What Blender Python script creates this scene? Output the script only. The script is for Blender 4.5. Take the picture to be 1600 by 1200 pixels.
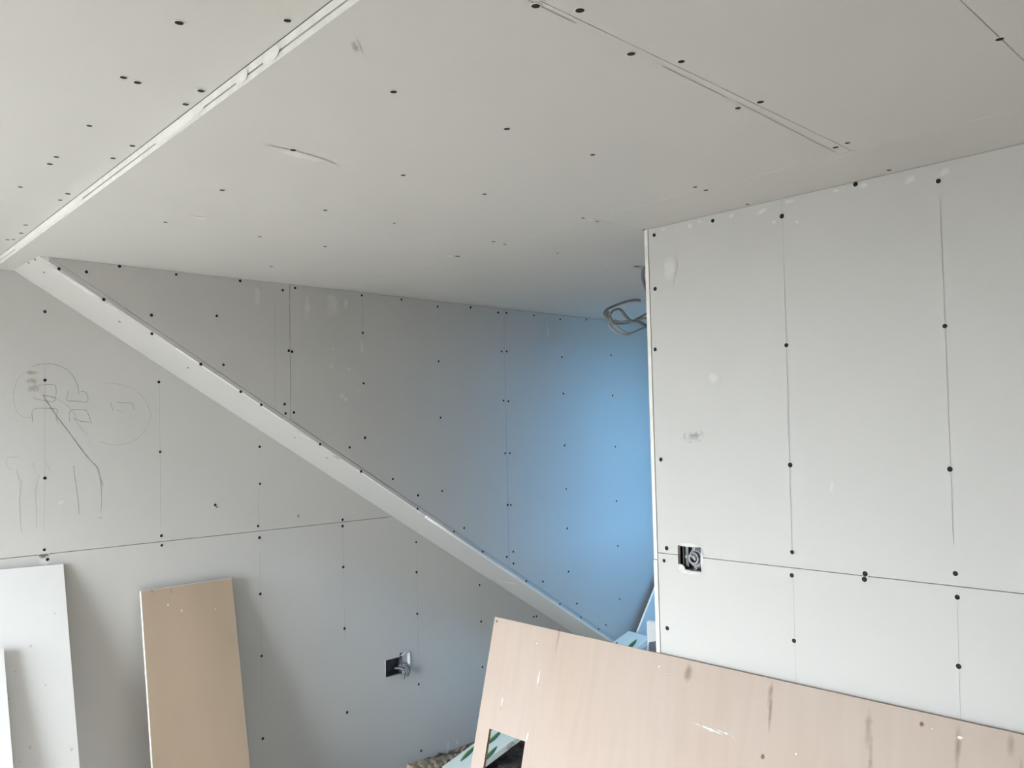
import bpy, bmesh, math, random
from mathutils import Vector, Matrix

random.seed(7)
for o in list(bpy.data.objects):
    bpy.data.objects.remove(o, do_unlink=True)
scene = bpy.context.scene
col = scene.collection

# ------------------------------------------------------------------ camera
# metres; X runs along the left wall away from the camera, Y along the right wall, Z up
cam_data = bpy.data.cameras.new('camera')
cam_data.sensor_fit = 'HORIZONTAL'
cam_data.sensor_width = 36.0
cam_data.lens = 36.0 * 1314.84 / 1600.0
cam_data.clip_start = 0.02
cam = bpy.data.objects.new('camera', cam_data)
col.objects.link(cam)
yaw, pitch, roll = 0.765366, 0.0518177, -0.0215964
fwd = Vector((math.sin(yaw) * math.cos(pitch), math.cos(yaw) * math.cos(pitch), math.sin(pitch)))
rgt = Vector((math.cos(yaw), -math.sin(yaw), 0))
upv = rgt.cross(fwd)
r2 = rgt * math.cos(roll) + upv * math.sin(roll)
u2 = -rgt * math.sin(roll) + upv * math.cos(roll)
cam.matrix_world = Matrix(((r2.x, u2.x, -fwd.x, 0), (r2.y, u2.y, -fwd.y, 0), (r2.z, u2.z, -fwd.z, 1.615), (0, 0, 0, 1)))
scene.camera = cam

# ------------------------------------------------------------------ sky and daylight
world = bpy.data.worlds.new('overcast_sky')
scene.world = world
world.use_nodes = True
wn = world.node_tree.nodes
wn['Background'].inputs[0].default_value = (0.865, 0.935, 1.0, 1)
wn['Background'].inputs[1].default_value = 6.0

def portal(name, loc, rot, sx, sy):
    """guides the sky's light through a window opening"""
    l = bpy.data.lights.new(name, 'AREA')
    l.shape = 'RECTANGLE'; l.size = sx; l.size_y = sy
    l.cycles.is_portal = True
    o = bpy.data.objects.new(name, l)
    o.location = loc; o.rotation_euler = rot
    col.objects.link(o)
    return o

YB, XW = -2.0, -1.5                                            # back and window walls of the room
WIN1 = dict(y0=1.6, y1=3.2, z0=0.06, z1=1.95)                 # glazed doors in the wall opposite the right wall
WIN2 = dict(y=2.15, x0=3.52, x1=4.16, z0=0.95, z1=2.12)        # unseen window of the passage behind the right wall, placed to shape its glow
WIN3 = dict(x0=-1.35, x1=-1.0, z0=0.06, z1=1.85)                # narrow unseen opening added in the back wall to balance the daylight
portal('daylight_side', (XW - 0.13, (WIN1['y0'] + WIN1['y1']) / 2, (WIN1['z0'] + WIN1['z1']) / 2),
       (0, -math.pi / 2, 0), WIN1['z1'] - WIN1['z0'], WIN1['y1'] - WIN1['y0'])
portal('daylight_passage', ((WIN2['x0'] + WIN2['x1']) / 2, WIN2['y'] - 0.13, (WIN2['z0'] + WIN2['z1']) / 2),
       (math.pi / 2, 0, 0), WIN2['x1'] - WIN2['x0'], WIN2['z1'] - WIN2['z0'])
portal('daylight_back', ((WIN3['x0'] + WIN3['x1']) / 2, YB - 0.13, (WIN3['z0'] + WIN3['z1']) / 2),
       (math.pi / 2, 0, 0), WIN3['x1'] - WIN3['x0'], WIN3['z1'] - WIN3['z0'])

vs = scene.view_settings
vs.view_transform = 'Standard'
vs.look = 'None'
vs.gamma = 1.0
vs.use_curve_mapping = False
vs.exposure = 2.76
scene.cycles.use_denoising = True
scene.cycles.max_bounces = 14
scene.cycles.diffuse_bounces = 10
scene.cycles.sample_clamp_indirect = 4.0

# ------------------------------------------------------------------ measured layout (metres)
YL, YP, XR, ZC, ZU = 3.347, 3.03, 2.06, 2.209, 2.238
LEFT_JOINT, RIGHT_JOINT = 1.2, 1.2335
DIAG_X, DIAG_Z, DIAG_K = 0.777, 2.211, 0.6229
def diag(x): return DIAG_Z - DIAG_K * (x - DIAG_X)
SCREWS_LEFT = [(0.8808, 2.0702), (0.8824, 1.8221), (0.8847, 1.4707), (0.8843, 1.2161), (0.8949, 1.1809), (1.2879, 1.8241), (1.2929, 1.55), (1.2979, 1.2231), (1.2991, 1.1858), (1.7131, 1.557), (1.7135, 1.3992), (1.7036, 1.2215), (1.7091, 1.1724), (1.712, 0.9358), (1.7161, 0.6762), (1.7196, 0.334), (2.1195, 1.2107), (2.1191, 1.1817), (2.1201, 0.9957), (2.1233, 0.7182), (2.1319, 0.3412), (2.5378, 1.0634), (2.5369, 0.9171), (2.5369, 0.7155), (2.54, 0.376), (2.5473, 0.056), (2.947, 0.7962), (2.9532, 0.6065), (2.956, 0.372), (3.3418, 0.5657), (3.3645, 0.5636), (1.5157, 1.3253)]
SCREWS_STAIR = [(0.9238, 2.1725), (1.0306, 2.2048), (1.228, 2.1975), (1.4743, 2.2001), (0.8387, 2.1735), (0.9795, 2.0836), (1.14, 2.042), (1.3808, 2.0582), (1.1412, 1.9757), (1.3189, 1.8739), (1.4064, 1.8747), (1.4747, 1.7744), (1.6537, 2.1818), (1.7091, 2.1964), (1.6784, 1.941), (1.6925, 1.9378), (1.5586, 1.7246), (1.6584, 1.7274), (1.6622, 1.6906), (1.6989, 1.6943), (1.8599, 2.1927), (2.0268, 2.1963), (2.0293, 2.0349), (2.031, 1.8178), (2.034, 1.5855), (1.9569, 1.5471), (2.1756, 1.4021), (2.3122, 1.3215), (2.0126, 1.4439), (1.8166, 1.5646), (2.2365, 2.1972), (2.4425, 2.183), (2.4426, 1.9285), (2.4483, 1.6684), (2.4503, 1.3322), (2.3075, 1.2621), (2.5164, 1.1404), (2.579, 1.1505), (2.6449, 2.1955), (2.8249, 2.185), (2.8817, 2.1879), (2.8433, 1.9935), (2.8783, 1.9952), (2.8493, 1.7493), (2.8819, 1.7463), (2.8526, 1.4904), (2.8853, 1.4892), (2.8626, 1.2355), (2.8843, 1.2338), (2.8487, 0.9842), (2.8928, 1.0039), (2.8932, 0.946), (3.0772, 2.1901), (3.2754, 2.1848), (3.4873, 2.1987), (3.2806, 1.9835), (3.6907, 2.0118), (3.2861, 1.7895), (3.6949, 1.7838), (3.286, 1.5151), (3.7049, 1.4953), (3.2901, 1.2858), (3.7029, 1.1908), (3.29, 1.0796), (3.7032, 0.9414), (3.2916, 0.8541), (3.707, 0.647), (2.6923, 1.0273), (2.979, 0.8481), (3.0977, 0.8298), (3.2194, 0.6962), (3.3503, 0.6788), (3.3804, 0.6018), (3.5204, 0.5147), (3.5828, 0.526)]
SCREWS_RIGHT = [(1.5095, 2.1862), (1.3045, 2.1904), (1.0926, 2.1613), (0.8921, 2.2023), (0.6982, 2.1659), (1.512, 2.0229), (1.5188, 1.8406), (1.0941, 1.8167), (0.6996, 1.8273), (1.5101, 1.5106), (1.0963, 1.5015), (0.7035, 1.4986), (1.4991, 1.2497), (1.5097, 1.2121), (1.1003, 1.2746), (1.1038, 1.2138), (0.91, 1.239), (0.9122, 1.2256), (0.7026, 1.2624), (0.701, 1.2094), (1.1045, 1.0454), (0.7054, 1.0542), (1.5056, 1.0155)]
SCREWS_CEILING = [(0.8613, 1.1804), (1.1391, 1.1845), (0.882, 1.5669), (1.1639, 1.5622), (1.416, 1.5595), (1.3922, 1.1786), (0.8992, 1.9407), (1.1906, 1.9482), (1.4164, 1.9472), (0.9167, 2.3345), (1.1999, 2.3344), (1.4249, 2.3337), (1.8026, 1.9475), (0.834, 0.8033), (0.8905, 0.7705), (1.0579, 0.8099), (1.1431, 0.7732), (1.3958, 0.8214), (1.4012, 0.7777), (1.7621, 0.8036), (1.7534, 0.7733), (1.4565, 0.3936), (2.0233, 0.7951), (1.782, 1.1768), (1.8284, 1.1753), (2.036, 1.1795), (1.7978, 1.564), (2.0532, 1.5431), (1.8572, 1.9519), (1.4502, 2.7364), (2.0952, 1.9425)]
SCREWS_UPPER = [(0.5059, 1.2356), (0.624, 1.1225), (0.5134, 1.4915), (0.5394, 1.4977), (0.6378, 1.4611), (0.6427, 1.5404), (0.5443, 1.7717), (0.6516, 1.8384), (0.5522, 2.0192), (0.556, 2.081), (0.6489, 1.9497), (0.5539, 2.3197), (0.6593, 2.3104), (0.6624, 2.3858), (0.6661, 2.73), (0.6823, 2.8456), (0.6744, 2.9677), (0.6867, 2.9523)]
SCREWS_SOFFIT = [(0.7813, 3.1589), (0.7823, 3.0864), (0.827, 3.1532), (1.0715, 3.1453), (1.0944, 3.3629), (1.3237, 3.1528), (1.3369, 3.3693), (1.5581, 3.3764), (1.7655, 3.14), (1.9099, 3.3757), (1.9439, 3.363), (1.9103, 3.1307), (2.1975, 3.3907), (2.5985, 3.3792)]
SKETCH = [(1, [(0.8433, 1.8705), (0.8665, 1.8788), (0.8925, 1.882), (0.9189, 1.8789), (0.9456, 1.8682), (0.9673, 1.8512), (0.9837, 1.8251), (0.9931, 1.7987), (0.996, 1.7739)]), (0, [(0.823, 1.8555), (0.8005, 1.8293), (0.7882, 1.8007), (0.7825, 1.7668), (0.7863, 1.733), (0.7939, 1.7105), (0.8091, 1.6935), (0.8243, 1.6889), (0.8446, 1.6876)]), (0, [(1.0785, 1.8153), (1.1129, 1.816), (1.1478, 1.8106), (1.1833, 1.799), (1.2132, 1.7778), (1.2344, 1.7531), (1.2497, 1.722), (1.2571, 1.6971), (1.2528, 1.6721), (1.2376, 1.6412), (1.2134, 1.6108), (1.1836, 1.5931), (1.1542, 1.5835), (1.1251, 1.5826), (1.0963, 1.5876), (1.0679, 1.5974)]), (2, [(0.8765, 1.7678), (0.8881, 1.7478), (0.92, 1.6957), (0.963, 1.6341), (1.0068, 1.5684), (1.0346, 1.5319), (1.0627, 1.4998)]), (1, [(1.0598, 1.5041), (1.0684, 1.471), (1.0753, 1.423), (1.0772, 1.3812), (1.0745, 1.3339)]), (0, [(1.0643, 1.4998), (1.0798, 1.4346), (1.0741, 1.4588)]), (1, [(0.9772, 1.5063), (0.981, 1.5073), (0.9827, 1.4756), (0.9912, 1.4168), (0.9968, 1.3696), (0.9992, 1.3315)]), (0, [(0.7931, 1.5056), (0.8008, 1.4772), (0.8109, 1.4553), (0.8062, 1.4236), (0.8049, 1.3902), (0.8084, 1.3285), (0.8118, 1.2779)]), (0, [(0.8665, 1.4848), (0.8566, 1.4372), (0.8553, 1.4089), (0.8588, 1.3465), (0.8576, 1.2958)]), (1, [(0.8566, 1.802), (0.8825, 1.8054), (0.9167, 1.802), (0.9144, 1.7479), (0.8803, 1.7489), (0.8493, 1.7561), (0.8477, 1.7618)]), (2, [(0.8765, 1.7678), (0.9011, 1.7635), (0.9169, 1.7584)]), (1, [(0.9622, 1.7864), (0.9559, 1.7511), (0.9896, 1.7467), (1.0254, 1.7457), (1.0241, 1.7724), (1.0169, 1.7813), (1.0031, 1.7841)]), (1, [(0.8437, 1.6705), (0.8444, 1.715), (0.8831, 1.7207), (0.9225, 1.716), (0.92, 1.6928), (0.9254, 1.6638)]), (1, [(0.9639, 1.6721), (0.968, 1.7113), (1.0172, 1.7148), (1.0312, 1.6922), (1.0407, 1.6623)]), (1, [(0.979, 1.6854), (1.0009, 1.6735), (1.034, 1.6696)]), (0, [(0.917, 1.7567), (0.9463, 1.7394), (0.968, 1.7189), (0.9816, 1.7013), (0.9882, 1.6865)]), (0, [(0.979, 1.6866), (1.001, 1.651), (1.0287, 1.621)]), (1, [(1.1062, 1.7431), (1.1131, 1.725), (1.1172, 1.711)]), (1, [(1.1305, 1.7433), (1.1656, 1.7416), (1.1863, 1.7405), (1.1935, 1.7158)]), (0, [(1.1305, 1.7128), (1.1539, 1.7079)]), (0, [(0.8895, 1.5265), (0.8948, 1.5119), (0.9044, 1.4885)]), (0, [(0.8483, 1.5283), (0.8459, 1.5143), (0.8511, 1.4998)]), (0, [(0.8027, 1.5472), (0.7655, 1.5487), (0.7658, 1.518), (0.7807, 1.5062)])]
STUD_LINES_LEFT = [[(0.8821, 1.8776), (0.884, 1.5783), (0.8839, 1.2819)], [(1.2904, 1.8115), (1.2954, 1.2556)], [(1.7075, 1.3752), (1.7036, 1.2269)], [(1.7117, 1.1129), (1.7161, 0.451)], [(2.119, 1.17), (2.126, 0.6659)], [(2.541, 1.0225), (2.5404, 0.4957)], [(2.955, 0.7585), (2.9543, 0.4776)]]
STUD_LINES_STAIR = [[(1.6186, 2.1363), (1.6181, 1.7059)], [(2.0299, 2.1869), (2.0312, 2.057)], [(2.442, 2.1591), (2.4431, 2.1263)]]
STUD_LINES_RIGHT = [[(1.0908, 2.2058), (1.094, 1.8175), (1.1007, 1.2655)], [(1.1006, 1.2042), (1.1039, 0.9325)], [(0.6966, 2.1249), (0.6989, 1.8265), (0.7037, 1.3286)], [(0.7015, 1.1992), (0.7068, 0.9345)]]
EDGE_LINES_CEILING = [[(0.8158, 0.8004), (0.9163, 0.8009)], [(1.1357, 0.8054), (1.3353, 0.8085)], [(1.3651, 0.8068), (1.7975, 0.8209)]]
X_MARKS = {'smudge_right': [(1.428, 1.5748), (1.3927, 1.5783), (1.3579, 1.5853)]}
SMEAR_PTS = {'stair': [(1.5453, 2.1498), (1.7635, 2.123), (1.8837, 2.1385), (1.9462, 2.1547), (2.0236, 1.9795), (1.8785, 1.9585), (1.8745, 1.8863), (1.9582, 1.873), (1.9254, 1.7646), (1.9982, 1.7817), (1.9408, 1.7486), (3.175, 2.1235)], 'left': [(0.8824, 1.196), (0.8368, 1.8485), (0.8411, 1.8189), (0.8454, 1.7892), (1.5238, 1.3169), (1.8944, 1.2479), (2.9347, 0.1542), (2.7176, 0.0342), (1.0735, 1.3127), (0.9377, 1.38)], 'right': [(1.3949, 1.5783), (1.461, 2.0764), (1.32, 1.7442), (0.9854, 1.4494), (1.3115, 2.2287), (1.1154, 2.1501), (1.0517, 2.1379)], 'ceil': [(1.8601, 2.1926), (1.8306, 1.5659), (0.7155, 1.0787), (2.5212, 1.9328), (0.9141, 1.5915), (0.9698, 2.2321), (2.0952, 2.3054), (1.2813, 0.4648)], 'soffit': [(0.8709, 3.1603), (3.0091, 3.2604), (1.9224, 3.0404), (0.7914, 3.0844)]}
CABLES =  [('c', 0.0068, [(2.5766, 1.9617, 2.089), (2.5642, 1.9734, 2.0918), (2.5317, 1.9912, 2.0862), (2.4847, 2.0098, 2.0697), (2.4451, 2.0214, 2.0507), (2.4249, 2.0146, 2.029), (2.4297, 1.9978, 2.0059), (2.4402, 1.9885, 1.9936)]), ('c', 0.0059, [(2.4126, 1.96, 1.9863), (2.4001, 1.97, 2.015), (2.4126, 1.9704, 2.035), (2.4339, 1.9631, 2.0454), (2.4538, 1.9582, 2.0417), (2.4741, 1.954, 2.0212), (2.4962, 1.9478, 2.0053), (2.541, 1.9465, 2.0036), (2.5909, 1.9547, 1.9957), (2.6412, 1.9624, 1.99)]), ('c', 0.0055, [(2.4736, 2.0358, 2.0498), (2.4705, 2.0401, 2.0305), (2.4851, 2.0281, 2.0033), (2.5001, 2.0, 1.999), (2.5183, 1.9683, 2.0043), (2.5567, 1.958, 2.0206), (2.6096, 1.9611, 2.0423), (2.6596, 1.9673, 2.062)]), ('l', 0.0049, [(2.436, 2.0066, 1.9928), (2.4467, 1.9976, 1.9734), (2.4661, 1.9803, 1.956), (2.4852, 1.9622, 1.9531), (2.5199, 1.9558, 1.9643), (2.568, 1.95, 1.9814), (2.6248, 1.9499, 1.9951)]), ('l', 0.0052, [(2.4511, 2.0295, 2.0521), (2.442, 2.0259, 2.0292), (2.4505, 2.0059, 2.001), (2.4622, 1.9825, 1.9777), (2.4798, 1.9666, 1.9628), (2.5016, 1.9598, 1.9587)]), ('l', 0.0062, [(2.459, 1.9972, 2.0079), (2.4799, 1.9775, 2.0025), (2.5269, 1.9597, 2.0089), (2.5655, 1.9497, 2.0179), (2.6323, 1.9544, 2.0259)]), ('c', 0.0065, [(2.538, 1.9064, 2.2166), (2.5404, 1.9195, 2.1946), (2.558, 1.9325, 2.1643), (2.5916, 1.9442, 2.1326), (2.6312, 1.9516, 2.0802), (2.6553, 1.9586, 2.0456)])]

# ------------------------------------------------------------------ materials
def new_mat(name):
    m = bpy.data.materials.new(name)
    m.use_nodes = True
    return m, m.node_tree.nodes, m.node_tree.links, m.node_tree.nodes['Principled BSDF']

def noisy(name, base, rough=0.8, amp=0.06, scale=4.0, stretch=(1, 1, 1), bump=0.0, bump_scale=60.0, metallic=0.0, detail=4.0, spec=0.3):
    m, n, l, p = new_mat(name)
    tc = n.new('ShaderNodeTexCoord'); mp = n.new('ShaderNodeMapping')
    mp.inputs['Scale'].default_value = stretch
    l.new(tc.outputs['Object'], mp.inputs[0])
    t = n.new('ShaderNodeTexNoise'); t.inputs['Scale'].default_value = scale; t.inputs['Detail'].default_value = detail
    l.new(mp.outputs[0], t.inputs['Vector'])
    r = n.new('ShaderNodeValToRGB')
    r.color_ramp.elements[0].position = 0.3; r.color_ramp.elements[1].position = 0.7
    r.color_ramp.elements[0].color = tuple(max(0, c * (1 - amp)) for c in base) + (1,)
    r.color_ramp.elements[1].color = tuple(min(1, c * (1 + amp)) for c in base) + (1,)
    l.new(t.outputs['Fac'], r.inputs[0]); l.new(r.outputs[0], p.inputs['Base Color'])
    p.inputs['Roughness'].default_value = rough
    p.inputs['Metallic'].default_value = metallic
    p.inputs['Specular IOR Level'].default_value = spec
    if bump:
        b = n.new('ShaderNodeTexNoise'); b.inputs['Scale'].default_value = bump_scale; b.inputs['Detail'].default_value = 5
        l.new(mp.outputs[0], b.inputs['Vector'])
        bn = n.new('ShaderNodeBump'); bn.inputs['Strength'].default_value = bump; bn.inputs['Distance'].default_value = 0.004
        l.new(b.outputs['Fac'], bn.inputs['Height']); l.new(bn.outputs[0], p.inputs['Normal'])
    return m

PAPER = (0.505, 0.499, 0.483)
def smear_mat(name, color, strength=0.8, scale=40.0, rough=0.75, soft=0.5, under=PAPER, film=False):
    """patch of dust, plaster or dirt that breaks up towards its rim into the surface it lies on"""
    m, n, l, p = new_mat(name)
    p.inputs['Roughness'].default_value = rough
    p.inputs['Specular IOR Level'].default_value = 0.2
    uv = n.new('ShaderNodeTexCoord')
    ln = n.new('ShaderNodeVectorMath'); ln.operation = 'LENGTH'
    l.new(uv.outputs['UV'], ln.inputs[0])
    t = n.new('ShaderNodeTexNoise'); t.inputs['Scale'].default_value = scale; t.inputs['Detail'].default_value = 6
    l.new(uv.outputs['Object'], t.inputs['Vector'])
    a = n.new('ShaderNodeMath'); a.operation = 'MULTIPLY_ADD'; a.inputs[1].default_value = 1.8; a.inputs[2].default_value = -0.25
    l.new(t.outputs['Fac'], a.inputs[0])
    s = n.new('ShaderNodeMath'); s.operation = 'SUBTRACT'
    l.new(a.outputs[0], s.inputs[0]); l.new(ln.outputs['Value'], s.inputs[1])
    mr = n.new('ShaderNodeMapRange'); mr.inputs['From Min'].default_value = -0.15; mr.inputs['From Max'].default_value = soft - 0.15
    mr.inputs['To Max'].default_value = strength
    l.new(s.outputs[0], mr.inputs['Value'])
    if film:
        p.inputs['Base Color'].default_value = color + (1,)
        l.new(mr.outputs[0], p.inputs['Alpha'])
    else:
        mx = n.new('ShaderNodeMix'); mx.data_type = 'RGBA'
        mx.inputs['A'].default_value = under + (1,); mx.inputs['B'].default_value = color + (1,)
        l.new(mr.outputs[0], mx.inputs['Factor']); l.new(mx.outputs['Result'], p.inputs['Base Color'])
    return m

GROUND = (0.14, 0.135, 0.13)
M = {}
M['paper'] = noisy('plasterboard_paper', PAPER, 0.62, 0.014, 2.2, bump=0.05, bump_scale=220, spec=0.35)
M['edge'] = noisy('gypsum_edge', (0.73, 0.718, 0.68), 0.9, 0.08, 30, bump=0.5, bump_scale=120)
M['brown'] = noisy('board_back_paper', (0.40, 0.31, 0.23), 0.75, 0.05, 5, (1, 1, 0.2), bump=0.05, bump_scale=150)
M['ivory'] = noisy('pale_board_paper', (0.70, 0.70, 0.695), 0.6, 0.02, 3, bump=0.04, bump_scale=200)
M['void'] = noisy('dark_studwork', (0.10, 0.085, 0.07), 0.9, 0.2, 8)
M['block'] = noisy('grey_masonry', (0.42, 0.41, 0.40), 0.9, 0.1, 6)
M['screw'] = noisy('black_screw', (0.008, 0.008, 0.009), 0.7, 0.2, 300)
M['rim'] = noisy('torn_paper_rim', (0.60, 0.595, 0.575), 0.9, 0.05, 200)
M['pencil'] = noisy('pencil_graphite', (0.15, 0.147, 0.143), 0.6, 0.3, 90)
M['pencil_mid'] = noisy('pencil_graphite_thin', (0.23, 0.227, 0.22), 0.6, 0.2, 90)
M['pencil_faint'] = noisy('pencil_graphite_faint', (0.34, 0.335, 0.325), 0.6, 0.12, 90)
M['palefloor'] = noisy('pale_bounce_floor', (0.72, 0.64, 0.55), 0.95, 0.10, 7, bump=0.6, bump_scale=25)  # paler than brown earth, so that it bounces daylight onto the ceiling
M['soil'] = noisy('dark_soil', (0.13, 0.098, 0.08), 0.95, 0.5, 30, bump=0.8, bump_scale=80)
M['ground'] = noisy('outdoor_gravel', GROUND, 0.95, 0.1, 3)
M['steel'] = noisy('galvanised_steel', (0.52, 0.54, 0.56), 0.35, 0.25, 25, metallic=0.85)
M['midsteel'] = noisy('dusty_steel', (0.20, 0.205, 0.20), 0.6, 0.3, 40, metallic=0.2)
M['darkbox'] = noisy('dull_dark_steel', (0.075, 0.078, 0.09), 0.6, 0.3, 30)
M['cable'] = noisy('grey_cable_sheath', (0.17, 0.18, 0.19), 0.5, 0.12, 30)
M['cable_light'] = noisy('light_grey_cable_sheath', (0.33, 0.34, 0.355), 0.5, 0.1, 30)
M['white'] = noisy('white_plastic', (0.66, 0.66, 0.65), 0.5, 0.03, 20)
M['frame'] = noisy('white_window_frame', (0.75, 0.75, 0.74), 0.4, 0.02, 10)
M['foil'] = noisy('mint_foil_facing', (0.55, 0.625, 0.605), 0.42, 0.04, 8)
M['foam'] = noisy('pale_insulation_foam', (0.66, 0.70, 0.66), 0.8, 0.06, 40)
M['leaf'] = noisy('printed_dark_green', (0.035, 0.12, 0.10), 0.5, 0.2, 40)
M['lime'] = noisy('printed_lime_green', (0.30, 0.42, 0.08), 0.5, 0.15, 40)
M['ink'] = noisy('black_print', (0.03, 0.03, 0.035), 0.5, 0.1, 40)
M['wool'] = noisy('tan_fibre', (0.34, 0.27, 0.195), 0.95, 0.35, 60, bump=0.8, bump_scale=120)
M['greybag'] = noisy('grey_plastic_offcut', (0.30, 0.29, 0.32), 0.5, 0.15, 20)
M['card'] = noisy('brown_cardboard', (0.36, 0.27, 0.19), 0.85, 0.08, 10)
M['dust'] = smear_mat('plaster_dust', (0.63, 0.622, 0.60), 0.85, 60)
M['dust_faint'] = smear_mat('plaster_dust_faint', (0.60, 0.593, 0.575), 0.8, 30)
M['dust_edge'] = smear_mat('filler_dab', (0.78, 0.77, 0.74), 0.9, 40, under=(0.73, 0.718, 0.68))
M['dust_brown'] = smear_mat('plaster_fleck', (0.70, 0.66, 0.60), 1.0, 60, under=(0.40, 0.31, 0.23))
M['dirt'] = smear_mat('grey_scuff', (0.27, 0.266, 0.26), 0.9, 70)
M['olive'] = smear_mat('brown_thumb_smudge', (0.33, 0.305, 0.25), 0.85, 60)
M['divot'] = smear_mat('torn_hole', (0.12, 0.11, 0.10), 0.95, 120, soft=0.2)
M['stain'] = smear_mat('dark_wood_stain', (0.26, 0.175, 0.13), 0.42, 25, soft=0.9, film=True)
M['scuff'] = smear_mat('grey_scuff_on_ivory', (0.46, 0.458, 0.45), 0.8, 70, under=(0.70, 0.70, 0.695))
M['nail'] = smear_mat('nail_hole', (0.22, 0.12, 0.08), 0.9, 90, soft=0.4, film=True)
M['fleck'] = smear_mat('white_fleck', (0.66, 0.64, 0.61), 0.9, 60, film=True)

def plywood_mat():
    m, n, l, p = new_mat('pale_pink_plywood')
    tc = n.new('ShaderNodeTexCoord'); mp = n.new('ShaderNodeMapping')
    mp.inputs['Scale'].default_value = (1, 9.0, 1.1)
    l.new(tc.outputs['Object'], mp.inputs[0])
    t = n.new('ShaderNodeTexNoise'); t.inputs['Scale'].default_value = 3.0; t.inputs['Detail'].default_value = 6; t.inputs['Distortion'].default_value = 0.5
    l.new(mp.outputs[0], t.inputs['Vector'])
    r = n.new('ShaderNodeValToRGB')
    e = r.color_ramp.elements
    e[0].position = 0.2; e[0].color = (0.40, 0.325, 0.277, 1)
    e[1].position = 0.72; e[1].color = (0.425, 0.351, 0.303, 1)
    l.new(t.outputs['Fac'], r.inputs[0])
    big = n.new('ShaderNodeTexNoise'); big.inputs['Scale'].default_value = 1.3; big.inputs['Detail'].default_value = 2
    l.new(tc.outputs['Object'], big.inputs['Vector'])
    mx = n.new('ShaderNodeMix'); mx.data_type = 'RGBA'; mx.blend_type = 'MULTIPLY'
    rr = n.new('ShaderNodeValToRGB'); rr.color_ramp.elements[0].color = (0.95, 0.91, 0.88, 1); rr.color_ramp.elements[1].color = (1, 1, 1, 1)
    rr.color_ramp.elements[0].position = 0.35; rr.color_ramp.elements[1].position = 0.62
    l.new(big.outputs['Fac'], rr.inputs[0])
    mx.inputs['Factor'].default_value = 1.0
    l.new(r.outputs[0], mx.inputs['A']); l.new(rr.outputs[0], mx.inputs['B'])
    l.new(mx.outputs['Result'], p.inputs['Base Color'])
    p.inputs['Roughness'].default_value = 0.6
    p.inputs['Specular IOR Level'].default_value = 0.3
    return m
M['ply'] = plywood_mat()
M['plyedge'] = noisy('plywood_edge', (0.34, 0.19, 0.12), 0.8, 0.4, 60, (1, 1, 6))

def clear_mat(name, color):
    m, n, l, p = new_mat(name)
    tr = n.new('ShaderNodeBsdfTransparent'); tr.inputs[0].default_value = color + (1,)
    gl = n.new('ShaderNodeBsdfGlossy'); gl.inputs['Roughness'].default_value = 0.02
    mx = n.new('ShaderNodeMixShader'); mx.inputs[0].default_value = 0.04
    l.new(tr.outputs[0], mx.inputs[1]); l.new(gl.outputs[0], mx.inputs[2])
    l.new(mx.outputs[0], n['Material Output'].inputs['Surface'])
    return m
M['glass'] = clear_mat('clear_pane', (0.95, 0.96, 0.96))
M['bluetint'] = clear_mat('blue_tint_pane', (0.262, 0.412, 0.535))  # tint added to turn the passage daylight blue

# ------------------------------------------------------------------ object helpers
def link(name, me, parent=None, mats=()):
    for m in mats: me.materials.append(m)
    o = bpy.data.objects.new(name, me)
    col.objects.link(o)
    if parent is not None: o.parent = parent
    return o

def tag(o, label, cat, group=None, kind=None):
    o['label'] = label; o['category'] = cat
    if group: o['group'] = group
    if kind: o['kind'] = kind
    return o

def empty(name, loc=(0, 0, 0)):
    o = bpy.data.objects.new(name, None)
    o.location = loc
    o.empty_display_size = 0.1
    col.objects.link(o)
    return o

class Plane:
    """a flat side of the room: point (u, v) -> world, N looks into the room"""
    def __init__(s, O, U, V, N):
        s.O, s.U, s.V, s.N = Vector(O), Vector(U), Vector(V), Vector(N).normalized()
    def __call__(s, u, v, h=0.0):
        return s.O + s.U * u + s.V * v + s.N * h

P_LEFT = Plane((0, YL, 0), (1, 0, 0), (0, 0, 1), (0, -1, 0))
P_STAIR = Plane((0, YP, 0), (1, 0, 0), (0, 0, 1), (0, -1, 0))
P_RIGHT = Plane((XR, 0, 0), (0, 1, 0), (0, 0, 1), (-1, 0, 0))
P_CEIL = Plane((0, 0, ZC), (1, 0, 0), (0, 1, 0), (0, 0, -1))
P_UP = Plane((0, 0, ZU), (1, 0, 0), (0, 1, 0), (0, 0, -1))
P_SOFF = Plane((0, 0, DIAG_Z + DIAG_K * DIAG_X), (1, 0, -DIAG_K), (0, 1, 0), (-DIAG_K, 0, -1))
P_PASS = Plane((0, 1.546, 0), (1, 0, 0), (0, 0, 1), (0, 1, 0))

def fix(bm):
    bmesh.ops.remove_doubles(bm, verts=bm.verts, dist=1e-6)
    bmesh.ops.recalc_face_normals(bm, faces=bm.faces)

def slab(name, plane, poly, t, parent=None, mats=None, h=0.0, bevel=0.0, back=None):
    """polygon on a plane given a thickness; slot 0 faces, slot 1 cut edges"""
    bm = bmesh.new()
    f = [bm.verts.new(plane(u, v, h)) for u, v in poly]
    b = [bm.verts.new(plane(u, v, h - t)) for u, v in poly]
    bm.faces.new(f)
    bb = bm.faces.new(b[::-1]); bb.material_index = 2 if back else 0
    n = len(poly)
    for i in range(n):
        q = bm.faces.new((f[i], b[i], b[(i + 1) % n], f[(i + 1) % n])); q.material_index = 1
    fix(bm)
    if bevel:
        bmesh.ops.bevel(bm, geom=[e for e in bm.edges], offset=bevel, segments=1, affect='EDGES', material=1)
    me = bpy.data.meshes.new(name); bm.to_mesh(me); bm.free()
    ms = list(mats or (M['paper'], M['edge']))
    if back: ms.append(back)
    return link(name, me, parent, ms)

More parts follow.
